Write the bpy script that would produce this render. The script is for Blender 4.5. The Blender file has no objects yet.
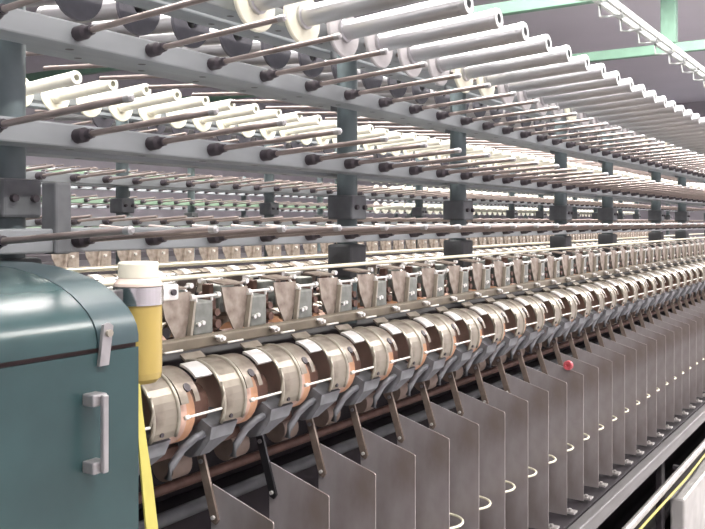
import bpy, bmesh, math, random
from mathutils import Vector, Matrix
random.seed(7)
S = bpy.context.scene
COL = S.collection
EYE = 1.55                      # eye height of the photographer
PI = math.pi

def W(d, y, z):                 # d metres to the left of the camera, y along the machines, z relative to eye height
    return Vector((-d, y, EYE + z))

# ------------------------------------------------------------------ materials
MATS = {}
def mat(name, col, rough=0.5, metal=0.0, var=0.18, scale=30.0, col2=None, stretch=(1, 1, 1), bump=0.0, detail=3.0, spec=0.5,
        lo=0.35, hi=0.7):
    m = bpy.data.materials.new(name); m.use_nodes = True
    nt = m.node_tree; b = nt.nodes['Principled BSDF']
    tc = nt.nodes.new('ShaderNodeTexCoord'); mp = nt.nodes.new('ShaderNodeMapping')
    mp.inputs['Scale'].default_value = stretch
    nt.links.new(tc.outputs['Object'], mp.inputs['Vector'])
    nz = nt.nodes.new('ShaderNodeTexNoise'); nz.inputs['Scale'].default_value = scale; nz.inputs['Detail'].default_value = detail
    nt.links.new(mp.outputs['Vector'], nz.inputs['Vector'])
    rp = nt.nodes.new('ShaderNodeValToRGB')
    c2 = col2 if col2 else tuple(c * (1 - var) for c in col)
    rp.color_ramp.elements[0].position = lo; rp.color_ramp.elements[0].color = (*c2, 1)
    rp.color_ramp.elements[1].position = hi; rp.color_ramp.elements[1].color = (*col, 1)
    nt.links.new(nz.outputs['Fac'], rp.inputs['Fac'])
    nt.links.new(rp.outputs['Color'], b.inputs['Base Color'])
    b.inputs['Roughness'].default_value = rough; b.inputs['Metallic'].default_value = metal
    b.inputs['Specular IOR Level'].default_value = spec
    if bump:
        bp = nt.nodes.new('ShaderNodeBump'); bp.inputs['Strength'].default_value = bump; bp.inputs['Distance'].default_value = 0.004
        nt.links.new(nz.outputs['Fac'], bp.inputs['Height']); nt.links.new(bp.outputs['Normal'], b.inputs['Normal'])
    MATS[name] = m
    return m
def emit(name, col, strength):
    m = bpy.data.materials.new(name); m.use_nodes = True
    nt = m.node_tree; b = nt.nodes['Principled BSDF']
    b.inputs['Base Color'].default_value = (*col, 1)
    b.inputs['Emission Color'].default_value = (*col, 1); b.inputs['Emission Strength'].default_value = strength
    MATS[name] = m
    return m

mat('teal_paint', (0.030, 0.068, 0.072), 0.27, 0.0, 0.22, 9, bump=0.02)
mat('teal_edge', (0.046, 0.080, 0.090), 0.35, 0.0, 0.2, 9)
mat('seam_brown', (0.06, 0.035, 0.035), 0.8)
mat('satin_steel', (0.42, 0.41, 0.42), 0.38, 0.6, 0.2, 40)
mat('chrome', (0.95, 0.94, 0.92), 0.28, 0.55, 0.08, 60)
mat('polished', (0.78, 0.77, 0.77), 0.16, 1.0, 0.1, 40)
mat('wire_white', (0.88, 0.86, 0.80), 0.3, 0.2, 0.1, 60)
mat('rail_paint', (0.25, 0.27, 0.285), 0.55, 0.0, 0.25, 14, stretch=(1, .25, 1))
mat('post_paint', (0.14, 0.18, 0.19), 0.5, 0.0, 0.25, 18)
mat('block_paint', (0.15, 0.16, 0.17), 0.6, 0.0, 0.3, 25)
mat('boss_black', (0.055, 0.045, 0.055), 0.6, 0.0, 0.3, 60)
mat('rod_steel', (0.33, 0.275, 0.26), 0.34, 0.45, 0.3, 25, stretch=(1, 6, 6))
mat('tube_alu', (0.50, 0.50, 0.515), 0.30, 0.8, 0.14, 18, stretch=(.4, 3, 3))
mat('flange_cream', (0.80, 0.78, 0.64), 0.55, 0.0, 0.12, 30)
mat('flange_grey', (0.50, 0.48, 0.49), 0.55, 0.0, 0.2, 30)
mat('flange_shade', (0.10, 0.095, 0.115), 0.55, 0.0, 0.25, 30)  # backlit shade of the rear flanges put into the colour
mat('tube_cream', (0.80, 0.79, 0.70), 0.36, 0.3, 0.1, 20)
mat('hood_cast', (0.285, 0.255, 0.21), 0.36, 0.4, 0.3, 20, col2=(0.115, 0.085, 0.07), bump=0.05, lo=.33, hi=.56)
mat('rim_cast', (0.42, 0.39, 0.325), 0.34, 0.45, 0.2, 60)
mat('cot_orange', (0.62, 0.34, 0.20), 0.6, 0.0, 0.22, 30)
mat('cot_pink', (0.62, 0.42, 0.34), 0.6, 0.0, 0.2, 30)
mat('roller_brown', (0.17, 0.095, 0.075), 0.5, 0.2, 0.4, 40)
mat('plate_pink', (0.37, 0.32, 0.275), 0.5, 0.15, 0.28, 38, col2=(0.20, 0.155, 0.13), lo=.3, hi=.58)
mat('box_teal', (0.27, 0.285, 0.265), 0.45, 0.3, 0.3, 50)
mat('beam_olive', (0.215, 0.185, 0.14), 0.5, 0.2, 0.3, 25)
mat('bracket_blue', (0.25, 0.26, 0.28), 0.55, 0.2, 0.3, 35)
mat('lever_brown', (0.27, 0.215, 0.18), 0.5, 0.3, 0.35, 45)
mat('lever_black', (0.02, 0.02, 0.024), 0.5, 0.1, 0.3, 45)
mat('drum_beige', (0.31, 0.24, 0.20), 0.6, 0.0, 0.25, 40)
mat('divider_metal', (0.50, 0.48, 0.50), 0.40, 0.35, 0.35, 8, col2=(0.25, 0.215, 0.20), stretch=(1, 1, .5), detail=5)
mat('ring_cream', (0.90, 0.86, 0.68), 0.4, 0.0, 0.06, 40)
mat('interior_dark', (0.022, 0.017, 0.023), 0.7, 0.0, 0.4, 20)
mat('front_rail', (0.22, 0.215, 0.22), 0.45, 0.4, 0.25, 20, stretch=(1, .2, 1))
mat('pipe_grey', (0.55, 0.53, 0.52), 0.35, 0.5, 0.2, 20)
mat('guard_alu', (0.62, 0.61, 0.60), 0.4, 0.4, 0.2, 12)
mat('strap_yellow', (0.58, 0.52, 0.13), 0.5, 0.0, 0.1, 20)
mat('bottle_yellow', (0.47, 0.35, 0.10), 0.3, 0.0, 0.12, 14)
mat('bottle_shoulder', (0.72, 0.60, 0.53), 0.45, 0.0, 0.1, 20)
mat('cap_ivory', (0.88, 0.86, 0.72), 0.45, 0.0, 0.06, 30)
mat('red_plastic', (0.55, 0.10, 0.12), 0.4, 0.0, 0.1, 30)
mat('green_paint', (0.13, 0.245, 0.18), 0.5, 0.0, 0.12, 6)
mat('green_rail', (0.15, 0.225, 0.16), 0.5, 0.0, 0.2, 12)
mat('track_white', (0.32, 0.335, 0.33), 0.4, 0.3, 0.12, 20)
mat('ceiling_grey', (0.56, 0.53, 0.59), 0.8, 0.0, 0.08, .5)
mat('wall_grey', (0.33, 0.31, 0.345), 0.8, 0.0, 0.18, 1.0)
mat('floor_concrete', (0.30, 0.29, 0.29), 0.55, 0.0, 0.25, 3, detail=6, bump=0.05)
mat('fitting_white', (0.8, 0.8, 0.8), 0.4)
emit('tube_light', (1.0, 0.97, 0.88), 6.0)
emit('daylight_glass', (0.92, 0.97, 1.0), 5.0)

# ------------------------------------------------------------------ mesh builder
class MB:
    def __init__(s): s.v = []; s.f = []; s.sm = []; s.mi = []; s.cur = 0
    def add(s, vs, fs, smooth=False):
        o = len(s.v); s.v += [tuple(v) for v in vs]
        for f in fs:
            s.f.append(tuple(i + o for i in f)); s.sm.append(smooth); s.mi.append(s.cur)
        return s
    def box(s, lo, hi, bev=0.0):
        lo = Vector(lo); hi = Vector(hi)
        if bev <= 0:
            vs = [(x, y, z) for x in (lo.x, hi.x) for y in (lo.y, hi.y) for z in (lo.z, hi.z)]
            fs = [(0, 1, 3, 2), (4, 6, 7, 5), (0, 4, 5, 1), (2, 3, 7, 6), (0, 2, 6, 4), (1, 5, 7, 3)]
            return s.add(vs, fs)
        bm = bmesh.new(); bmesh.ops.create_cube(bm, size=1)
        for v in bm.verts:
            v.co = Vector(((lo[i] + hi[i]) / 2 + v.co[i] * (hi[i] - lo[i]) for i in range(3)))
        bmesh.ops.bevel(bm, geom=bm.edges[:], offset=bev, segments=2, affect='EDGES', profile=0.5)
        bm.verts.index_update()
        s.add([v.co.copy() for v in bm.verts], [[v.index for v in f.verts] for f in bm.faces]); bm.free()
        return s
    def frame(s, a, b):
        ax = (b - a).normalized(); t = Vector((0, 0, 1)) if abs(ax.z) < .9 else Vector((1, 0, 0))
        u = ax.cross(t).normalized(); return ax, u, ax.cross(u)
    def lathe(s, a, b, prof, n=16):
        """prof: (t, r) along a->b, t in metres; sharp corners get their own rings."""
        a = Vector(a); b = Vector(b); ax, u, w = s.frame(a, b)
        for (t0, r0), (t1, r1) in zip(prof, prof[1:]):
            if (t0, r0) == (t1, r1): continue
            vs = []; fs = []
            for t, r in ((t0, r0), (t1, r1)):
                for k in range(n):
                    an = 2 * PI * k / n; vs.append(a + ax * t + (u * math.cos(an) + w * math.sin(an)) * r)
            for k in range(n):
                q = (k + 1) % n; fs.append((k, q, n + q, n + k))
            s.add(vs, fs, abs(t1 - t0) > 1e-6)
        return s
    def cyl(s, a, b, r, n=12, r2=None):
        L = (Vector(b) - Vector(a)).length; r2 = r if r2 is None else r2
        return s.lathe(a, b, [(0, 0), (0, r), (L, r2), (L, 0)], n)
    def tube(s, pts, r, n=8):
        pts = [Vector(p) for p in pts]; vs = []; fs = []
        for i, p in enumerate(pts):
            a = pts[max(i - 1, 0)]; b = pts[min(i + 1, len(pts) - 1)]
            ax, u, w = s.frame(a, b)
            for k in range(n):
                an = 2 * PI * k / n; vs.append(p + (u * math.cos(an) + w * math.sin(an)) * r)
        for i in range(len(pts) - 1):
            for k in range(n):
                q = (k + 1) % n; fs.append((i * n + k, i * n + q, (i + 1) * n + q, (i + 1) * n + k))
        fs.append(tuple(range(n - 1, -1, -1))); fs.append(tuple((len(pts) - 1) * n + k for k in range(n)))
        return s.add(vs, fs, True)
    def prism(s, poly, axis, t0, t1):
        """poly in the two other axes, extruded along axis ('y': poly is (x,z); 'x': (y,z); 'z': (x,y))"""
        def P(p, t):
            return (p[0], t, p[1]) if axis == 'y' else (t, p[0], p[1]) if axis == 'x' else (p[0], p[1], t)
        n = len(poly); vs = [P(p, t0) for p in poly] + [P(p, t1) for p in poly]
        fs = [tuple(range(n)), tuple(range(2 * n - 1, n - 1, -1))] + [(i, n + i, n + (i + 1) % n, (i + 1) % n) for i in range(n)]
        return s.add(vs, fs)
    def arc(s, R, th, a0, a1, y0, y1, n=14, cx=0, cz=0):
        """curved sheet round the y axis, angle 0 = +x, 90 = up"""
        vs = []; fs = []
        for i in range(n + 1):
            a = math.radians(a0 + (a1 - a0) * i / n); c, q = math.cos(a), math.sin(a)
            for r in (R, R - th):
                for y in (y0, y1): vs.append((cx + c * r, y, cz + q * r))
        for i in range(n):
            o = i * 4; p = o + 4
            s.add([vs[o], vs[o + 1], vs[p + 1], vs[p]], [(0, 1, 2, 3)], True) if False else None
        base = len(s.v); s.v += vs
        def F(ix, sm): s.f.append(tuple(base + i for i in ix)); s.sm.append(sm); s.mi.append(s.cur)
        for i in range(n):
            o = i * 4; p = o + 4
            F((o, o + 1, p + 1, p), False); F((o + 2, p + 2, p + 3, o + 3), False)
            F((o, p, p + 2, o + 2), False); F((o + 1, o + 3, p + 3, p + 1), False)
        F((0, 2, 3, 1), False); e = n * 4; F((e, e + 1, e + 3, e + 2), False)
        return s
    def mesh(s, name, mats):
        me = bpy.data.meshes.new(name); me.from_pydata(s.v, [], s.f)
        for m in (mats if isinstance(mats, (list, tuple)) else [mats]): me.materials.append(MATS[m])
        me.polygons.foreach_set('use_smooth', s.sm); me.polygons.foreach_set('material_index', s.mi)
        me.validate(); me.update()
        bm = bmesh.new(); bm.from_mesh(me); bmesh.ops.recalc_face_normals(bm, faces=bm.faces[:]); bm.to_mesh(me); bm.free()
        return me
    def build(s, name, mats, parent=None, loc=None):
        o = bpy.data.objects.new(name, s.mesh(name, mats)); COL.objects.link(o)
        if parent: o.parent = parent
        if loc is not None: o.location = loc
        return o

def tag(o, label, cat, group=None, kind=None):
    if label: o['label'] = label
    if cat: o['category'] = cat
    if group: o['group'] = group
    if kind: o['kind'] = kind
    return o
def empty(name, loc, rz=0):
    o = bpy.data.objects.new(name, None); COL.objects.link(o); o.location = loc; o.rotation_euler = (0, 0, rz)
    o.empty_display_size = 0.05
    return o
KIDS = {}
def kids(o):
    return [c for c in bpy.data.objects if c.parent == o]
def copy_tree(proto, loc, label, rz=None, drop=()):
    """proto: (root, [(part, [subparts])])"""
    root, parts = proto
    r = root.copy(); COL.objects.link(r); r.location = loc
    if rz is not None: r.rotation_euler = (0, 0, rz)
    if label: r['label'] = label
    out = []
    for p, subs in parts:
        if p.name.split('.')[0] in drop: continue
        c = p.copy(); COL.objects.link(c); c.parent = r; out.append(c)
        for q in subs:
            d = q.copy(); COL.objects.link(d); d.parent = c
    return r, out
def tree(root):
    return (root, [(p, kids(p)) for p in kids(root)])
ONES = 'zeroth first second third fourth fifth sixth seventh eighth ninth tenth eleventh twelfth thirteenth fourteenth fifteenth sixteenth seventeenth eighteenth nineteenth'.split()
TENS = {2: 'twent', 3: 'thirt', 4: 'fort', 5: 'fift', 6: 'sixt', 7: 'sevent', 8: 'eight', 9: 'ninet'}
def nth(n):
    if n < 20: return ONES[n]
    if n >= 100: return 'hundred and ' + nth(n - 100) if n > 100 else 'hundredth'
    t, o = divmod(n, 10)
    return TENS[t] + 'ieth' if o == 0 else TENS[t] + 'y-' + ONES[o]

# ------------------------------------------------------------------ camera
F_PX = 850.0
YAW = math.atan(552.5 / F_PX)
cam = bpy.data.cameras.new('camera'); camo = bpy.data.objects.new('camera', cam); COL.objects.link(camo)
camo.location = (0, 0, EYE); camo.rotation_euler = (PI / 2, 0, YAW)
cam.sensor_fit = 'HORIZONTAL'; cam.sensor_width = 36.0; cam.lens = 36.0 * F_PX / 705.0
cam.shift_y = -(264.5 - 222.0) / 705.0
cam.clip_start = 0.02
S.camera = camo

# ------------------------------------------------------------------ the hall
CEIL = EYE + 3.6
X0, X1, Y0, Y1 = -13.0, 3.2, -4.0, 27.0
def struct(o, label=None): o['kind'] = 'structure'; return o
struct(MB().box((X0, Y0, -0.2), (X1, Y1, 0)).build('floor', 'floor_concrete'))
struct(MB().box((X0, Y0, CEIL), (X1, Y1, CEIL + 0.2)).build('ceiling', 'ceiling_grey'))
struct(MB().box((X0 - .2, Y0, 0), (X0, Y1, CEIL)).build('wall_left', 'wall_grey'))
struct(MB().box((X1, Y0, 0), (X1 + .2, Y1, CEIL)).build('wall_right', 'wall_grey'))
struct(MB().box((X0, Y0 - .2, 0), (X1, Y0, CEIL)).build('wall_near', 'wall_grey'))
struct(MB().box((X0, Y1, 0), (X1, Y1 + .2, CEIL)).build('wall_far', 'wall_grey'))
# bright windows low on the far wall
for i, (xa, xb) in enumerate(((-7.3, -6.2), (-5.9, -5.0), (-4.8, -3.9))):
    r = empty('window_%d' % (i + 1), (0, 0, 0)); r['kind'] = 'structure'
    za, zb = EYE + 0.95, EYE + 1.55
    MB().box((xa, Y1 - .03, za), (xb, Y1 - .012, zb)).build('pane', 'daylight_glass', r)
    m = MB()
    for (p, q) in (((xa - .06, za - .06), (xb + .06, za)), ((xa - .06, zb), (xb + .06, zb + .06)), ((xa - .06, za), (xa, zb)), ((xb, za), (xb + .06, zb))):
        m.box((p[0], Y1 - .05, p[1]), (q[0], Y1 - .001, q[1]))
    m.build('window_frame', 'fitting_white', r)
# green roof beams across the hall and the hanger on the second one
for i, (yy, zz, lab) in enumerate(((9.33, 2.5, 'pale green roof beam crossing above the silver bobbins, nearer of the two'),
                                   (12.78, 2.5, 'pale green roof beam farther away, with the green hanger column standing on it'))):
    b = MB().box((X0 + .01, yy - .06, EYE + zz - .07), (X1 - .01, yy + .06, EYE + zz + .07), 0.01).build('roof_beam', 'green_paint')
    tag(b, lab, 'beam', 'green roof beams', 'structure')
hg = MB().box((-2.96, 12.70, EYE + 2.572), (-2.75, 12.86, CEIL - .001), 0.01).build('hanger_column', 'green_paint')
tag(hg, 'pale green vertical column at the top right, rising from a green roof beam', 'column', None, 'structure')

# fluorescent fittings along the aisles, plus one added fill row
FIT_Z = CEIL - .26
def fitting(x, y, n, row):
    r = empty('ceiling_light', (x, y, FIT_Z))
    tag(r, '%s long white fluorescent fitting %s' % (nth(n), row), 'ceiling light', 'fluorescent ceiling fittings')
    MB().box((-.07, -.75, -.05), (.07, .75, 0), .008).build('housing', 'fitting_white', r)
    MB().cyl((0, -.72, -.072), (0, .72, -.072), .019, 12).build('light_tube', 'tube_light', r)
    for yy in (-.6, .6): MB().cyl((0, yy, .0005), (0, yy, .2595), .006, 8).build('hanger_rod', 'fitting_white', r)
    for nm, e, sx, z, rx in (('lamp', 1.0, .14, -.095, 0), ('up_fill', UP, .5, .012, PI)):  # upward light is added to brighten the ceiling, no tube there
        l = bpy.data.lights.new(nm, 'AREA'); l.shape = 'RECTANGLE'; l.size = sx; l.size_y = 1.5
        l.energy = POWER[row] * (e if nm == 'lamp' or row != R_FILL else 2.2); l.color = (1.0, 0.965, 0.90)
        lo = bpy.data.objects.new(nm, l); COL.objects.link(lo); lo.parent = r; lo.location = (0, 0, z); lo.rotation_euler = (rx, 0, 0)
UP = .45
R_A, R_B, R_C, R_D = 'over the aisle in front of the nearest machine', 'over the aisle behind the nearest machine', 'over the third aisle', 'over the fourth aisle'
R_FILL = 'added out of view over the far end of the front aisle'  # unseen row, added to brighten the far ceiling
POWER = {R_FILL: 260, R_A: 120, R_B: 190, R_C: 85, R_D: 75}
for row, x, yy in ((R_A, 1.5, (-1.5, 1.2, 3.9, 6.6, 9.3)), (R_FILL, 1.2, (12, 14.5, 17, 19.5, 22)), (R_B, -2.05, (-.6, 1.2, 3.0, 4.8, 6.6, 8.7, 11.0)), (R_C, -3.48, (0, 2.6, 5.2, 7.8, 10.0)), (R_D, -5.0, (2, 5, 8, 10.5))):
    for n, y in enumerate(yy): fitting(x, y, n + 1, row)

# overhead track above the nearest machine
tr = empty('overhead_track', W(1.25, 0, 1.1))
tag(tr, 'pale overhead track with U-shaped hooks running above the silver bobbins', 'overhead track')
m = MB()
m.box((-.035, -2, -.018), (-.018, 12, .018)); m.box((.018, -2, -.018), (.035, 12, .018))
m.build('track_rail', 'track_white', tr)
hk = None
for k in range(36):
    y = -1.4 + .375 * k
    if hk is None:
        hk = MB().tube([(-.026, 0, -.018), (-.026, 0, -.075), (.02, 0, -.082), (.075, 0, -.082), (.078, 0, -.05)], .006, 6).build('hook', 'track_white', tr, (0, y, 0))
        ti = MB().box((-.018, -.012, -.006), (.018, .012, .012)).build('cross_tie', 'track_white', tr, (0, y, 0))
    else:
        for src in (hk, ti):
            c = src.copy(); COL.objects.link(c); c.parent = tr; c.location = (0, y, 0)
for y in (-1.9, 9.6, 11.9):
    MB().cyl((0, y, .0), (0, y, 2.498), .008, 8).build('hanger_rod', 'track_white', tr)

# ------------------------------------------------------------------ creel
PITCH = 0.1495
TIER_Z = (0.415, 0.287, 0.131, -0.028)
FACE = 0.10           # rail face to machine centre line
PEG0 = 0.859          # y of a peg on the lower tiers; tubes of the top tier are staggered
TUBE0 = 1.235
# peg prototype meshes (local: +x out of the rail face, slightly rising)
TILT = 0.018 / 0.28
def pt(x): return (x, 0, x * TILT)
peg_me = MB().cyl(pt(.0), pt(.272), .0048, 10).mesh('peg', 'rod_steel')
boss_me = MB().lathe(pt(0), pt(.04), [(0, 0), (0, .0115), (.018, .0115), (.024, .008), (.034, .0075), (.034, 0)], 12).mesh('boss', 'boss_black')
tip_me = MB().lathe(pt(.272), pt(.30), [(0, 0), (0, .0056), (.010, .0056), (.013, .003), (.013, 0)], 10).mesh('tip', 'satin_steel')
m = MB(); m.cyl(pt(.03), pt(.28), .005, 8); m.cur = 1; m.cyl(pt(0), pt(.03), .0135, 10)
peg_far_me = m.mesh('peg', ['rod_steel', 'boss_black'])
def obj(name, me, parent, loc=(0, 0, 0)):
    o = bpy.data.objects.new(name, me); COL.objects.link(o); o.parent = parent; o.location = loc
    return o

def creel_rail(cd, side, tier, ya, yb, label, pegs, detail, group, rmat='rail_paint', dz=0.0):
    """side +1: the side facing the camera"""
    z = TIER_Z[tier] + dz
    r = empty('creel_rail', W(cd - side * FACE, 0, z), 0 if side > 0 else PI)
    tag(r, label, 'creel rail', group)
    sgn = 1 if side > 0 else -1
    lo, hi = (ya, yb) if side > 0 else (-yb, -ya)
    m = MB(); m.box((-.06, lo, -.018), (0, hi, .018), .003)
    m.cur = 1
    for y in pegs:
        m.lathe((-.03, sgn * y + .01, -.0186), (-.03, sgn * y + .01, -.017), [(0, 0), (0, .007)], 10)
    m.build('channel', [rmat, 'boss_black'], r)
    for y in pegs:
        yl = sgn * y
        if detail:
            p = obj('peg', peg_me, r, (0.0005, yl, 0))
            if detail > 1:
                obj('boss', boss_me, p); obj('tip', tip_me, p)
        else:
            obj('peg', peg_far_me, r, (0.0005, yl, 0))
    return r
def ys(y0, ya, yb): 
    n0 = math.ceil((ya - y0) / PITCH); n1 = math.floor((yb - y0) / PITCH)
    return [y0 + PITCH * k for k in range(n0, n1 + 1)]

TIERN = ('topmost', 'second', 'third', 'lowest')
C1, C2, C3, C4 = 1.16, 2.66, 4.22, 5.75
DZ2 = .03
E1, E2, E3 = 7.4, 13.0, 15.0
G1 = 'creel rails of the nearest machine'
for t in range(4):
    base = TUBE0 if t == 0 else PEG0
    lab = ('topmost grey creel rail of the nearest machine, front side, behind the silver bobbin tubes',
           'long grey creel rail with bare brown pegs just below the silver tubes, nearest machine',
           'middle grey creel rail with bare pegs, second down from the silver tubes, nearest machine',
           'lowest grey creel rail with bare pegs, just above the ivory bottle cap, nearest machine')[t]
    rl = creel_rail(C1, 1, t, -.6, E1, lab, ys(base, .62, E1 - .1), 1 if t == 0 else 2, G1)
    if t == 3: MB().box((-.028, .815, -.020), (.006, .845, .088), .004).build('splice_block', 'block_paint', rl)
    creel_rail(C1, -1, t, -.6, E1, '%s grey creel rail on the rear side of the nearest machine' % TIERN[t], ys(base - (.03 if t == 0 else 0), .9, E1 - .1), 1, G1, 'rail_paint', .022 if t < 2 else 0)
    creel_rail(C2, 1, t, .3, E2, '%s creel rail on the facing side of the second machine behind' % TIERN[t], ys(base - (.033 if t == 0 else 0), 1.6, E2 - .1), 0, 'creel rails of the second machine', 'rail_paint', DZ2)
    creel_rail(C2, -1, t, .3, E2, '%s creel rail on the rear side of the second machine behind' % TIERN[t], ys(base - (.03 if t == 0 else 0), 2.0, E2 - .1), 0, 'creel rails of the second machine', 'rail_paint', DZ2)
    creel_rail(C4, 1, t, 3.0, E3, '%s grey creel rail of the fourth machine, farthest behind' % TIERN[t], ys(base, 4.0, E3 - .1), 0, 'creel rails of the fourth machine')
    creel_rail(C3, 1, t, 1.5, E3, '%s green creel rail of the third machine, far behind' % TIERN[t], ys(base, 2.9, E3 - .1), 0, 'creel rails of the third machine', 'green_rail')

# posts
def make_post():
    r = empty('creel_post', (0, 0, 0)); tag(r, 'post', 'creel post', 'creel posts of the nearest machine')
    zb = -.249
    MB().cyl((0, 0, zb), (0, 0, .47), .0255, 18).build('post_tube', 'post_paint', r)
    for z in TIER_Z:
        MB().box((-.039, -.018, z - .012), (.039, .018, z + .012), .003).build('rail_bracket', 'block_paint', r)
    MB().box((-.037, -.034, .006), (.037, .034, .066), .005).build('clamp_block', 'block_paint', r)
    MB().box((-.034, -.038, -.135), (.034, .038, -.055), .006).build('clamp_block', 'block_paint', r)
    for y in (-.018, .018): MB().cyl((.037, y, .036), (.045, y, .036), .006, 8).build('bolt', 'boss_black', r)
    return r
post = make_post()
PP = tree(post)
py = sorted([.81 + 1.575 * k for k in range(5)] + [1.76 + 1.56 * k for k in range(4)])
for n, y in enumerate(py):
    lab = '%s grey upright creel post of the nearest machine from the left edge' % nth(n + 1)
    if n == 0: post.location = W(C1, y, 0); post['label'] = lab
    else: copy_tree(PP, W(C1, y, 0), lab)
for n, y in enumerate(sorted([2.38 + 1.575 * k for k in range(7)] + [3.33 + 1.56 * k for k in range(6)])):
    r, _ = copy_tree(PP, W(C2, y, DZ2), '%s upright creel post of the second machine from the left' % nth(n + 1)); r['group'] = 'creel posts of the second machine'
for n, y in enumerate([2.83 + 1.575 * k for k in range(8)]):
    r, _ = copy_tree(PP, W(C3, y, 0), '%s upright creel post of the third machine from the left' % nth(n + 1)); r['group'] = 'creel posts of the third machine'

for n, y in enumerate([5.2 + 1.575 * k for k in range(6)]):
    r, _ = copy_tree(PP, W(C4, y, 0), '%s upright creel post of the fourth machine from the left' % nth(n + 1)); r['group'] = 'creel posts of the fourth machine'

# bobbin tubes (local: origin on the peg at the rail face, +x outwards)
def make_tube(fl, tb, label):
    r = empty('bobbin_tube', (0, 0, 0)); tag(r, label, 'bobbin', 'bobbins')
    a, b = pt(.0), pt(.40)
    MB().lathe(a, b, [(.034, .0165), (.034, .056), (.036, .058), (.041, .058), (.043, .056), (.043, .0165)], 28).build('flange', fl, r)
    m = MB()
    m.lathe(a, b, [(.0435, .0165), (.0435, .026), (.050, .026), (.052, .0215), (.322, .0215), (.323, .0222), (.337, .0222), (.338, .0215), (.338, .0105), (.30, .0105), (.30, .0165), (.0435, .0165)], 22)
    m.build('barrel', tb, r)
    return r
bt_w = tree(make_tube('flange_cream', 'tube_alu', 'w')); bt_g = tree(make_tube('flange_grey', 'tube_alu', 'g'))
bt_d = tree(make_tube('flange_shade', 'tube_alu', 'd')); bt_c = tree(make_tube('flange_cream', 'tube_cream', 'c'))
protos = [bt_w, bt_g, bt_d, bt_c]
z0 = TIER_Z[0] - .004
cream = {0, 1, 6, 7, 12, 19, 22, 23}
for n, y in enumerate(ys(TUBE0, 1.2, E1 - .1)):
    p = bt_w if n in cream else bt_g
    r, _ = copy_tree(p, W(C1 - FACE, y, z0), 'silver bobbin tube with %s flange, %s along the top front row of the nearest machine' % ('cream' if n in cream else 'grey', nth(n + 1)))
    r['group'] = 'silver bobbin tubes on the nearest machine'
for n, y in enumerate(ys(TUBE0 - .03, 1.0, E1 - .1)):
    r, _ = copy_tree(bt_d, W(C1 + FACE, y, z0 + .022), 'bobbin tube with shade-coloured flange on the rear side of the nearest creel, %s from left' % nth(n + 1), PI)
    r['group'] = 'shade-flanged bobbin tubes on the rear of the nearest machine'
for n, y in enumerate(ys(TUBE0 - .033, 1.7, E2 - .1)):
    r, _ = copy_tree(bt_c, W(C2 - FACE, y, z0 + DZ2), 'bright cream bobbin tube on the second machine behind, facing side, %s from left' % nth(n + 1))
    r['group'] = 'cream bobbin tubes on the second machine'
for n, y in enumerate(ys(TUBE0 - .03, 2.3, E2 - .1)):
    r, _ = copy_tree(bt_d, W(C2 + FACE, y, z0 + DZ2), 'bobbin tube with shade-coloured flange on the second machine behind, rear side, %s from left' % nth(n + 1), PI)
    r['group'] = 'shade-flanged bobbin tubes on the second machine'
for root, parts in protos:
    for p, _ in parts: bpy.data.objects.remove(p)
    bpy.data.objects.remove(root)
# far machine: bobbins too many and too small to count
m = MB()
for t in range(3):
    for y in ys(TUBE0 if t == 0 else PEG0, 6.6, E3 - .1):
        o = W(C3 - FACE, y, TIER_Z[t]); m.cur = 0
        a = o + Vector(pt(.03)); b = o + Vector(pt(.34))
        m.lathe(a, b, [(0, .0165), (0, .056), (.009, .056), (.009, .021), (.30, .021), (.30, .0165)], 12)
tag(m.build('rail_bobbins', 'tube_cream'), 'mass of cream bobbins on the green rails of the third machine', 'bobbins', None, 'stuff')

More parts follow.
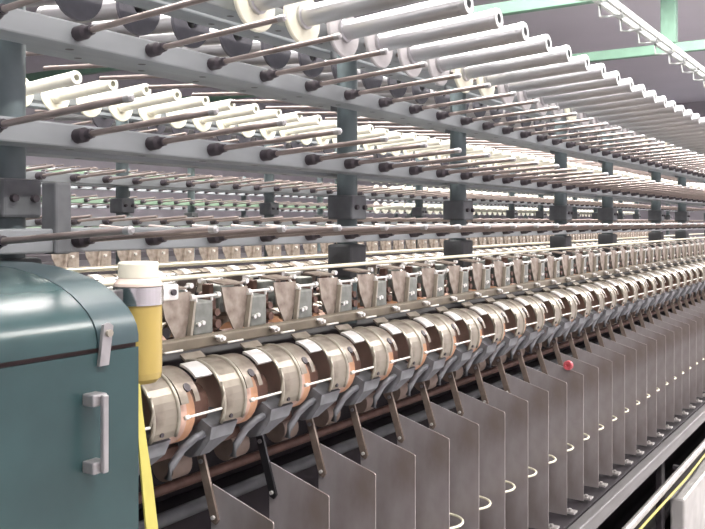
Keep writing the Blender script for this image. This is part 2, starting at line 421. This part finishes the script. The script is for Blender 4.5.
# ------------------------------------------------------------------ drafting heads
# local origin: roller axis; +x to the viewer, y along the machine from the left end of the front wire
R0 = 0.063
def make_head():
    r = empty('drafting_head', (0, 0, 0)); tag(r, 'head', 'drafting head', 'drafting heads of the nearest machine')
    m = MB(); m.arc(R0, .003, -28, 112, .086, .134); 
    m.prism([(-.0225, .058), (-.034, .066), (-.034, .070), (-.021, .0615)], 'y', .086, .134)
    h = m.build('hood', 'hood_cast', r)
    m = MB()
    for y in (.085, .135):
        m.tube([(R0 * math.cos(math.radians(a)), y, R0 * math.sin(math.radians(a))) for a in range(-28, 116, 9)], .0034, 6)
    m.build('rim', 'rim_cast', h)
    a = math.radians(-20)
    MB().cyl((R0 * math.cos(a) - .002, .104, R0 * math.sin(a)), (R0 * math.cos(a) + .0022, .104, R0 * math.sin(a)), .0035, 8).build('hole_shade', 'boss_black', h)  # black disc puts the shade of a bolt hole into colour
    # claw cover
    m = MB(); m.arc(R0 - .001, .003, 32, 116, -.006, .034)
    m.arc(R0 - .001, .003, 14, 32, -.006, .010, 5); m.arc(R0 - .001, .003, 14, 32, .024, .034, 5)
    c = m.build('claw_cover', 'hood_cast', r)
    a = math.radians(36)
    MB().cyl(((R0 - .004) * math.cos(a), .015, (R0 - .004) * math.sin(a)), ((R0 + .0003) * math.cos(a), .015, (R0 + .0003) * math.sin(a)), .007, 10).build('boss', 'boss_black', c)  # black disc stands in for the shaded slot under the claw
    MB().arc(R0 + .003, .004, 46, 80, .040, .076).build('chrome_cap', 'chrome', r)
    MB().cyl((.0, -.012, -.004), (.0, .014, -.004), .052, 24).build('cot_roller', 'cot_pink', r)
    MB().cyl((.0, .0145, -.006), (.0, .033, -.006), .0505, 24).build('cot_roller', 'cot_orange', r)
    MB().cyl((-.004, .036, -.006), (-.004, .083, -.006), .036, 20).build('drive_roller', 'roller_brown', r)
    m = MB(); m.tube([(.066, -.001, -.004), (.066, .075, -.004)], .0022, 8); m.tube([(.0655, -.004, -.004), (.0655, .004, -.004)], .0036, 8)
    m.build('front_wire', 'wire_white', r)
    m = MB(); m.tube([(.066, .0755, -.004), (.066, .081, .018), (.058, .084, .035)], .0022, 6); m.build('wire_hook', 'rim_cast', r)
    # stand below
    m = MB()
    top = [(.048, -.036), (.020, -.022), (-.050, -.022), (-.062, -.040)]; bot = [(.026, -.082), (.006, -.088), (-.014, -.086), (-.020, -.069)]
    mid = [(.044, -.056), (.012, -.050), (-.034, -.050), (-.044, -.060)]
    vs = []
    for pr, y0, y1 in ((top, .072, .134), (mid, .072, .126), (bot, .068, .091)):
        vs += [(x, y0, z) for x, z in pr[:2]] + [(x, y0, z) for x, z in pr[2:]] + [(x, y1, z) for x, z in pr[::-1]]
    fs = [tuple(range(8)), tuple(range(23, 15, -1))]
    for l in (0, 8):
        fs += [(l + k, l + (k + 1) % 8, l + 8 + (k + 1) % 8, l + 8 + k) for k in range(8)]
    m.add(vs, fs)
    m.tube([(.030, .078, -.048), (.026, .058, -.052), (.020, .036, -.066), (.014, .020, -.088), (.012, .014, -.108)], .0065, 8)
    m.build('stand', 'bracket_blue', r)
    MB().cyl((-.075, .088, -.12), (-.075, .132, -.12), .025, 20).build('bottom_drum', 'drum_beige', r)
    # upper plates behind the beam
    X = -.068
    m = MB(); m.prism([(-.074, .168), (-.002, .166), (-.004, .135), (-.017, .086), (-.038, .086), (-.062, .125)], 'x', X - .003, X)
    m.build('shield_plate', 'plate_pink', r)
    m = MB(); m.prism([(-.004, .150), (.001, .150), (-.009, .086), (-.015, .086)], 'x', X + .001, X + .010); m.build('blade', 'rim_cast', r)
    m = MB(); m.box((X - .045, .004, .088), (X + .002, .052, .148), .004); bx = m.build('clip_box', 'box_teal', r)
    m = MB(); m.cyl((X + .005, .010, .109), (X + .009, .010, .109), .004, 8); m.cyl((X + .005, .021, .111), (X + .009, .021, .111), .004, 8)
    m.cyl((X + .002, .010, .109), (X + .005, .010, .109), .003, 8); m.cyl((X + .002, .021, .111), (X + .005, .021, .111), .003, 8)
    m.build('screw', 'chrome', bx)
    m = MB(); m.cyl((X, -.002, .156), (X, .064, .156), .0028, 8); m.cyl((X, -.005, .156), (X, .003, .156), .006, 10); m.cyl((X, .060, .156), (X, .068, .156), .006, 10)
    m.cyl((X, .010, .147), (X, .010, .156), .0025, 6); m.cyl((X, .050, .147), (X, .050, .156), .0025, 6)
    m.build('clip_bar', 'chrome', r)
    m = MB(); m.box((X - .03, .056, .09), (X - .008, .070, .15), .002); m.cyl((X - .008, .063, .105), (X + .004, .063, .105), .008, 10); m.cyl((X - .008, .063, .125), (X + .002, .063, .125), .007, 10)
    m.build('latch_block', 'roller_brown', r)
    m = MB(); m.prism([(X - .004, .1705), (X - .045, .176), (X - .045, .179), (X - .002, .1735)], 'y', -.066, -.010); m.build('flap_plate', 'plate_pink', r)
    m = MB(); m.tube([(X - .01, .0, .160), (X - .025, .006, .170), (X - .025, .02, .174)], .003, 6); m.cyl((X - .029, .02, .174), (X - .019, .02, .174), .005, 8); m.build('knob', 'chrome', r)
    # bolts on the beam and short wire
    m = MB(); m.cyl((-.0345, .030, .086), (-.026, .030, .086), .006, 8); m.cyl((-.026, .030, .086), (-.02, .030, .086), .004, 8); m.tube([(-.030, .016, .090), (-.030, .028, .088)], .003, 6)
    m.build('bolt', 'chrome', r)
    m = MB(); m.tube([(-.022, .040, .078), (-.022, .080, .078)], .002, 6); m.build('short_wire', 'wire_white', r)
    return r
head = make_head(); HP = tree(head)
HD, HZ, HY0 = .955, -.285, .92 - .1495
heads = [HY0 + .1495 * k for k in range(0, 43)]
for n, y in enumerate(heads):
    lab = '%s metal drafting head from the green cabinet, with chrome cap and white front wire' % nth(n + 1)
    copy_tree(HP, W(HD, y, HZ), lab, drop=('shield_plate', 'flap_plate') if n == 0 else ())
# rear side of the nearest machine: same heads seen from behind, over the top
for n in range(0, 38):
    y = 1.0 + .1495 * n
    r, _ = copy_tree(HP, W(2 * C1 - HD, y, HZ), '%s drafting head on the rear side of the nearest machine, from left' % nth(n + 1), PI)
    r['group'] = 'drafting heads on the rear of the nearest machine'

for p, subs in HP[1]:
    for q in subs: bpy.data.objects.remove(q)
    bpy.data.objects.remove(p)
bpy.data.objects.remove(head)
# simple drafting heads of the second machine: only their tops are seen
def make_simple():
    m = MB(); X = -.068
    m.arc(R0, .003, -28, 112, .086, .134, 8); m.arc(R0, .003, 20, 116, -.006, .034, 6)
    m.cur = 1
    m.prism([(-.074, .168), (-.002, .166), (-.004, .135), (-.017, .086), (-.038, .086), (-.062, .125)], 'x', X - .003, X)
    m.prism([(-.005, .168), (.002, .168), (-.009, .086), (-.017, .086)], 'x', X + .001, X + .010)
    m.box((X - .045, .004, .088), (X + .002, .052, .148))
    m.cur = 2
    m.cyl((X, -.002, .156), (X, .064, .156), .0035, 6); m.cyl((X + .002, .02, .13), (X + .01, .02, .13), .006, 6)
    m.tube([(.066, 0, -.004), (.066, .075, -.004)], .0022, 6); m.arc(R0 + .003, .004, 42, 90, .036, .076, 4)
    return m.build('drafting_head', ['hood_cast', 'plate_pink', 'chrome'])
sh = make_simple(); tag(sh, 's', 'drafting head', 'drafting heads of the second machine')
for n, y in enumerate([2.0 + .1495 * k for k in range(60)]):
    o = sh if n == 0 else sh.copy()
    if n: COL.objects.link(o)
    o.location = W(HD + 1.50, y, HZ + DZ2); o['label'] = 'small drafting head on the second machine behind, %s from left' % nth(n + 1)

# long bars, beams, casing ---------------------------------------------------------
def bar(name, d, z, r, ya, yb, mt, label, cat, group=None):
    o = MB().cyl((0, ya, 0), (0, yb, 0), r, 12).build(name, mt); o.location = W(d, 0, z); return tag(o, label, cat, group)
def beam(name, d0, d1, z0, z1, ya, yb, mt, label, cat, bev=.003, group=None):
    o = MB().box((-(d1 - d0) / 2, ya, 0), ((d1 - d0) / 2, yb, z1 - z0), bev).build(name, mt); o.location = W((d0 + d1) / 2, 0, z0); return tag(o, label, cat, group)
bar('guide_bar', 1.065, -.098, .0044, .86, E1, 'ring_cream', 'long cream-white round bar running above the drafting heads, front one of the pair', 'guide bar', 'guide bars')
bar('guide_bar', 1.33, -.093, .0042, .86, E1, 'ring_cream', 'long cream-white round bar behind the front one, nearer the lowest creel rail', 'guide bar', 'guide bars')
bar('guide_bar', 2.562, -.069, .006, 1.6, E2, 'ring_cream', 'pale round bar over the drafting heads of the second machine behind', 'guide bar', 'guide bars')
beam('roller_beam', .99, 1.012, -.212, -.192, .70, E1, 'beam_olive', 'olive-brown bar along the front row of drafting heads, studded with chrome bolts', 'machine beam')
beam('roller_beam', 1.308, 1.33, -.212, -.192, .70, E1, 'beam_olive', 'olive-brown bar along the rear drafting heads of the nearest machine', 'machine beam')
beam('roller_beam', 2.49, 2.512, -.182, -.162, 1.4, E2, 'beam_olive', 'olive-brown bar along the drafting heads of the second machine', 'machine beam')
# crosswise bearers hidden under the heads carry the beams
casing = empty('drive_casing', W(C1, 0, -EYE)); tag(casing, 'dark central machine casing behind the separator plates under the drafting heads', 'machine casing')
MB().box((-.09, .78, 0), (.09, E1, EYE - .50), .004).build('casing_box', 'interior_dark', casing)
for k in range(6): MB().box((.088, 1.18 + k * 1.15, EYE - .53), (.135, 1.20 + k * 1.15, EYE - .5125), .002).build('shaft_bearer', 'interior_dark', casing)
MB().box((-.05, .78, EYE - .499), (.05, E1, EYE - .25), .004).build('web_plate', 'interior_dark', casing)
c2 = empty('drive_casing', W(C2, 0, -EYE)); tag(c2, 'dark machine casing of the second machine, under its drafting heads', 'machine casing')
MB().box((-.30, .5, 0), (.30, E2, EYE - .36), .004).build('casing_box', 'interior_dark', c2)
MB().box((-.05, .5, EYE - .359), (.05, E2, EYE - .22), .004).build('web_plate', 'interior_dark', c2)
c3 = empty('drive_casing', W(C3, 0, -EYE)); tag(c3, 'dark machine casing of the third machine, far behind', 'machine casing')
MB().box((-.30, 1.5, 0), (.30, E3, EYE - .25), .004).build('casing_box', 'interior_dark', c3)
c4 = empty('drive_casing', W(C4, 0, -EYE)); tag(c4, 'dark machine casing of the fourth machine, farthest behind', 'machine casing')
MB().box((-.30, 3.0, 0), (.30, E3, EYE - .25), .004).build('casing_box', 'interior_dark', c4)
bar('drive_shaft', 1.035, -.445, .009, .80, E1, 'roller_brown', 'upper brown shaft running behind the levers of the separator plates', 'shaft', 'shafts')
bar('drive_shaft', 1.045, -.50, .012, .80, E1, 'block_paint', 'lower grey shaft running behind the levers of the separator plates', 'shaft', 'shafts')
beam('thread_board', .975, .990, -.375, -.357, .80, E1, 'roller_brown', 'dark brown flat bar under the drafting heads from which the levers hang', 'machine beam')
bar('ring_rail', 1.0, -.667, .008, .80, E1, 'interior_dark', 'dark rail behind the separator plates that carries the cream rings', 'rail')

# separator plates --------------------------------------------------------------------
def make_plate():
    r = empty('separator_plate', (0, 0, 0)); tag(r, 'plate', 'separator plate', 'separator plates')
    # local: x = .81 - d, z relative to eye; origin at plate foot z=-.84
    Zb = -.84
    def q(d, z): return (.81 - d, z - Zb)
    MB().prism([q(.81, -.838), q(.81, -.4615), q(.812, -.459), q(.934, -.422), q(.937, -.425), q(.937, -.838)], 'y', -.0012, .0012).build('plate', 'divider_metal', r)
    m = MB(); a = Vector((.81 - .957, -.0055, -.375 - Zb)); b = Vector((.81 - .925, -.0055, -.478 - Zb))
    ax = (b - a).normalized(); n = Vector((-ax.z, 0, ax.x)) * .0075
    m.prism([((a - n).x, (a - n).z), ((a + n).x, (a + n).z), ((b + n).x, (b + n).z), ((b + ax * .006).x, (b + ax * .006).z), ((b - n).x, (b - n).z)], 'y', -.0065, -.0018)
    l = m.build('lever', 'lever_brown', r)
    p = b - ax * .006
    MB().cyl((p.x, -.0066, p.z), (p.x, -.0105, p.z), .0035, 8).build('rivet', 'chrome', l)
    p = a + ax * .012
    MB().cyl((p.x, -.0066, p.z), (p.x, -.0095, p.z), .004, 8).build('rivet', 'satin_steel', l)
    m = MB(); m.box((-.02, .0016, .006), (.021, .030, .012), .001); m.cyl((.006, .009, .012), (.006, .009, .02), .005, 8); m.build('foot_clip', 'pipe_grey', r)
    return r
plate = make_plate(); SP = tree(plate)
PY = [1.025 + .1495 * k for k in range(41)]
for n, y in enumerate(PY):
    lab = 'grey metal separator plate with hanging lever, %s from the green cabinet' % nth(n + 1)
    if n == 0: plate.location = W(.81, y, -.84); plate['label'] = lab; rr = plate; parts = kids(plate)
    else: rr, parts = copy_tree(SP, W(.81, y, -.84), lab)
    if n == 1:
        for c in parts:
            if c.name.startswith('lever'):
                c.data = c.data.copy(); c.data.materials[0] = MATS['lever_black']; c['label'] = 'black lever'
        rr['label'] = 'grey metal separator plate with a black lever, second from the green cabinet'
    if n == 10:
        k = MB().lathe((-.045, -.0005, .406), (-.045, -.02, .406), [(0, 0), (0, .0145), (.010, .0145), (.012, .013), (.012, .006), (.006, .005), (.006, 0)], 14).build('red_knob', 'red_plastic', rr)
        k['label'] = 'red plastic knob'
        rr['label'] = 'grey metal separator plate with a small red knob on its top edge'

# cream rings between the plates
m = MB()
RR, rr_ = .052, .0030
pts = [(RR * math.cos(2 * PI * k / 30), RR * math.sin(2 * PI * k / 30), 0) for k in range(31)]
ring = empty('balloon_ring', (0, 0, 0)); tag(ring, 'ring', 'thread ring', 'cream rings between the plates')
MB().tube(pts, rr_, 8).build('ring', 'ring_cream', ring)
MB().tube([(-.052, 0, -.001), (-.080, 0, -.003), (-.122, 0, -.002)], .0025, 6).build('ring_stem', 'pipe_grey', ring)
RP = tree(ring)
for n in range(40):
    y = PY[n] + .0746
    lab = 'cream thread ring at right of the %s separator plate from the green cabinet' % nth(n + 1)
    if n == 0: ring.location = W(.872, y, -.667); ring['label'] = lab
    else: copy_tree(RP, W(.872, y, -.667), lab)

# front rail, pipe, guards ----------------------------------------------------------------
fr = empty('front_rail', W(.775, 0, -.895)); tag(fr, 'long grey metal rail along the feet of the separator plates', 'machine rail')
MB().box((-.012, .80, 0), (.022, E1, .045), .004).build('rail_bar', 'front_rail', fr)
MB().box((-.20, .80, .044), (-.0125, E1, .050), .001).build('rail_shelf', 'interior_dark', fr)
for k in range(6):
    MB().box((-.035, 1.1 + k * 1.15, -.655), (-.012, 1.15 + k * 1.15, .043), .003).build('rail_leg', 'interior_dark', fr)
lp = empty('lower_pipe', W(.735, 0, -.97)); tag(lp, 'shiny grey pipe running along the machine below the long grey front rail', 'pipe')
MB().cyl((0, .80, 0), (0, E1, 0), .0135, 16).build('pipe_tube', 'pipe_grey', lp)
for k in range(6):
    MB().box((-.034, 1.2 + k * 1.15, -.008), (-.0135, 1.225 + k * 1.15, .008), .001).build('pipe_bracket', 'interior_dark', lp)
for n, (ya, yb) in enumerate(((3.46, 4.55), (4.70, 5.85), (6.0, 7.2))):
    g = MB().box((-.025, ya, 0), (.03, yb, EYE - 1.075), .008).build('base_guard', 'guard_alu'); g.location = W(.745, 0, -EYE)
    tag(g, ('pale metal guard box below the shiny pipe, at the lower right corner', 'pale metal guard box below the pipe, second towards the far end', 'pale metal guard box below the pipe, third towards the far end')[n], 'machine guard', 'guard boxes')
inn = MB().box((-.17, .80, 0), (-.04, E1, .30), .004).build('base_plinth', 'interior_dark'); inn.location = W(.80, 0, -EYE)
tag(inn, 'dark plinth along the floor under the front rail of the nearest machine', 'machine plinth')
P = [W(.722, 1.9, -.985), W(.722, 2.2, -.990), W(.722, 2.5, -.992), W(.722, 2.9, -.994), W(.721, 3.2, -.998), W(.72, 3.5, -1.002), W(.722, 3.9, -.996), W(.726, 4.2, -.989)]
o = P[0]; cdm = MB().tube([p - o + Vector((0.0, 0, 0)) for p in P], .0045, 8).build('hanging_rope', 'strap_yellow'); cdm.location = o + Vector((.004, 0, -.0))
tag(cdm, 'yellow rope hanging along the shiny lower pipe near the pale guard boxes', 'rope')

# ------------------------------------------------------------------ green cabinet
cb = empty('headstock_cabinet', W(.80, 0, -EYE)); tag(cb, 'teal-green rounded machine cabinet with steel handle at the left edge', 'machine cabinet')
YE, YB = .742, -.9
H = EYE
prof = [(0, -.149), (.0, -.140), (.003, -.128), (.009, -.118), (.018, -.108), (.031, -.0985), (.048, -.088), (.069, -.0785), (.092, -.0715), (.117, -.066), (.16, -.059), (.21, -.0555), (.27, -.055), (.72, -.055)]
body = [(0, 0), (0, H - .155), (-.72, H - .155), (-.72, 0)]
MB().prism([(0, .02), (0, H - .155), (-.72, H - .155), (-.72, .02)], 'y', YB, YE).build('front_panel', 'teal_paint', cb)
MB().prism([(-.004, H - .1548), (-.004, H - .1492), (-.716, H - .1492), (-.716, H - .1548)], 'y', YB + .004, YE - .001).build('seam_strip', 'seam_brown', cb)
MB().prism([(-.03, 0), (-.03, .02), (-.69, .02), (-.69, 0)], 'y', YB + .03, YE - .03).build('plinth', 'interior_dark', cb)
def cover(m, y0, y1, off=0.0):
    p = [(-a, H + b) for a, b in prof]
    n = len(p)
    for i in range(n - 1):
        m.add([(p[i][0], y0, p[i][1]), (p[i][0], y1, p[i][1]), (p[i + 1][0], y1, p[i + 1][1]), (p[i + 1][0], y0, p[i + 1][1])], [(0, 1, 2, 3)], True)
    poly = p + [(-.72, H - .149)]
    for y in (y0, y1): m.add([(a, y, b) for a, b in poly], [tuple(range(len(poly)))])
    m.add([(0, y0, H - .149), (0, y1, H - .149), (-.72, y1, H - .149), (-.72, y0, H - .149)], [(0, 1, 2, 3)])
    m.add([(-.72, y0, H - .055), (-.72, y1, H - .055), (-.72, y1, H - .149), (-.72, y0, H - .149)], [(0, 1, 2, 3)])
    return m
def weld(o):
    bm = bmesh.new(); bm.from_mesh(o.data); bmesh.ops.remove_doubles(bm, verts=bm.verts[:], dist=1e-5)
    bmesh.ops.recalc_face_normals(bm, faces=bm.faces[:])
    for e in bm.edges:
        if len(e.link_faces) == 2 and e.link_faces[0].smooth != e.link_faces[1].smooth: e.smooth = False
    bm.to_mesh(o.data); bm.free()
weld(cover(MB(), YB, YE - .0655).build('top_cover', 'teal_paint', cb))
weld(cover(MB(), YE - .063, YE).build('end_trim', 'teal_edge', cb))
hd = MB(); zt, zb_ = H - .199, H - .291
hd.box((.0, .655, zt - .014), (.020, .676, zt), .002); hd.build('handle_mount', 'satin_steel', cb); hd = MB(); hd.box((.0, .655, zb_), (.020, .676, zb_ + .014), .002)
hm = hd.build('handle_mount', 'satin_steel', cb)
MB().box((.0205, .664, zb_ + .001), (.027, .672, zt - .001), .0015).build('handle_bar', 'satin_steel', cb)
lt = MB(); lt.prism([(.676, H - .170), (.690, H - .170), (.697, H - .124), (.691, H - .120), (.683, H - .122)], 'x', .001, .006)
l = lt.build('latch', 'satin_steel', cb)
MB().cyl((.0062, .689, H - .132), (.010, .689, H - .132), .0045, 10).build('latch_bolt', 'rim_cast', l)

# bottle in its clamp
bt = empty('fluid_bottle', W(.866, .803, -.215)); tag(bt, 'yellow fluid bottle with ivory cap in a chrome clamp, beside the teal cabinet', 'bottle')
zz = lambda v: v + .215
MB().lathe((0, 0, 0), (0, 0, 1), [(0, 0), (0, .024), (.006, .030), (.014, .0315), (zz(-.111), .0315), (zz(-.111), 0)], 28).build('bottle_body', 'bottle_yellow', bt)
MB().lathe((0, 0, 0), (0, 0, 1), [(zz(-.0855), 0), (zz(-.0855), .0325), (zz(-.082), .0318), (zz(-.078), .0285), (zz(-.0745), .026), (zz(-.0745), 0)], 28).build('bottle_shoulder', 'bottle_shoulder', bt)
MB().lathe((0, 0, 0), (0, 0, 1), [(zz(-.0742), 0), (zz(-.0742), .0265), (zz(-.056), .0268), (zz(-.0535), .0255), (zz(-.0535), 0)], 28).build('bottle_cap', 'cap_ivory', bt)
cl = MB().lathe((0, 0, 0), (0, 0, 1), [(zz(-.1105), 0), (zz(-.1105), .0335), (zz(-.0865), .0335), (zz(-.0865), 0)], 28).build('clamp_band', 'polished', bt)
m = MB(); m.box((.0, .034, zz(-.110)), (.006, .071, zz(-.087)), .003); lg = m.build('clamp_lug', 'chrome', cl)
MB().cyl((.0062, .058, zz(-.0985)), (.010, .058, zz(-.0985)), .0045, 8).build('clamp_bolt', 'boss_black', cl)
MB().box((-.028, -.058, zz(-.106)), (-.004, -.0325, zz(-.090)), .002).build('clamp_arm', 'satin_steel', bt)

# yellow strap hanging beside the cabinet
pts = [W(.812, .752, -.205), W(.812, .754, -.24), W(.811, .757, -.28), W(.809, .761, -.33), W(.806, .765, -.39), W(.803, .768, -.47), W(.80, .770, -.60), W(.80, .770, -1.53)]
wd = [.004, .006, .009, .013, .0155, .0165, .017, .017]
o = pts[0]; m = MB(); vs = []; fs = []
for i, (p, w) in enumerate(zip(pts, wd)):
    for dx in (0, -.003):
        for dy in (-.004, w): vs.append(p - o + Vector((dx, dy, 0)))
for i in range(len(pts) - 1):
    a = i * 4; b = a + 4
    fs += [(a, a + 1, b + 1, b), (a + 2, b + 2, b + 3, a + 3), (a, b, b + 2, a + 2), (a + 1, a + 3, b + 3, b + 1)]
fs += [(0, 2, 3, 1), (len(vs) - 4, len(vs) - 3, len(vs) - 1, len(vs) - 2)]
st = m.add(vs, fs).build('yellow_strap', 'strap_yellow'); st.location = o
tag(st, 'flat bright yellow strap hanging below the bottle along the teal cabinet edge', 'strap')

# ------------------------------------------------------------------ world and view
w = bpy.data.worlds.new('world'); S.world = w; w.use_nodes = True
w.node_tree.nodes['Background'].inputs['Color'].default_value = (.6, .62, .68, 1); w.node_tree.nodes['Background'].inputs['Strength'].default_value = .3
S.view_settings.view_transform = 'Standard'; S.view_settings.look = 'None'; S.view_settings.gamma = 1.0
S.view_settings.use_curve_mapping = False
S.view_settings.exposure = 0.13
S.cycles.use_denoising = True
S.cycles.max_bounces = 6; S.cycles.diffuse_bounces = 4; S.cycles.glossy_bounces = 3
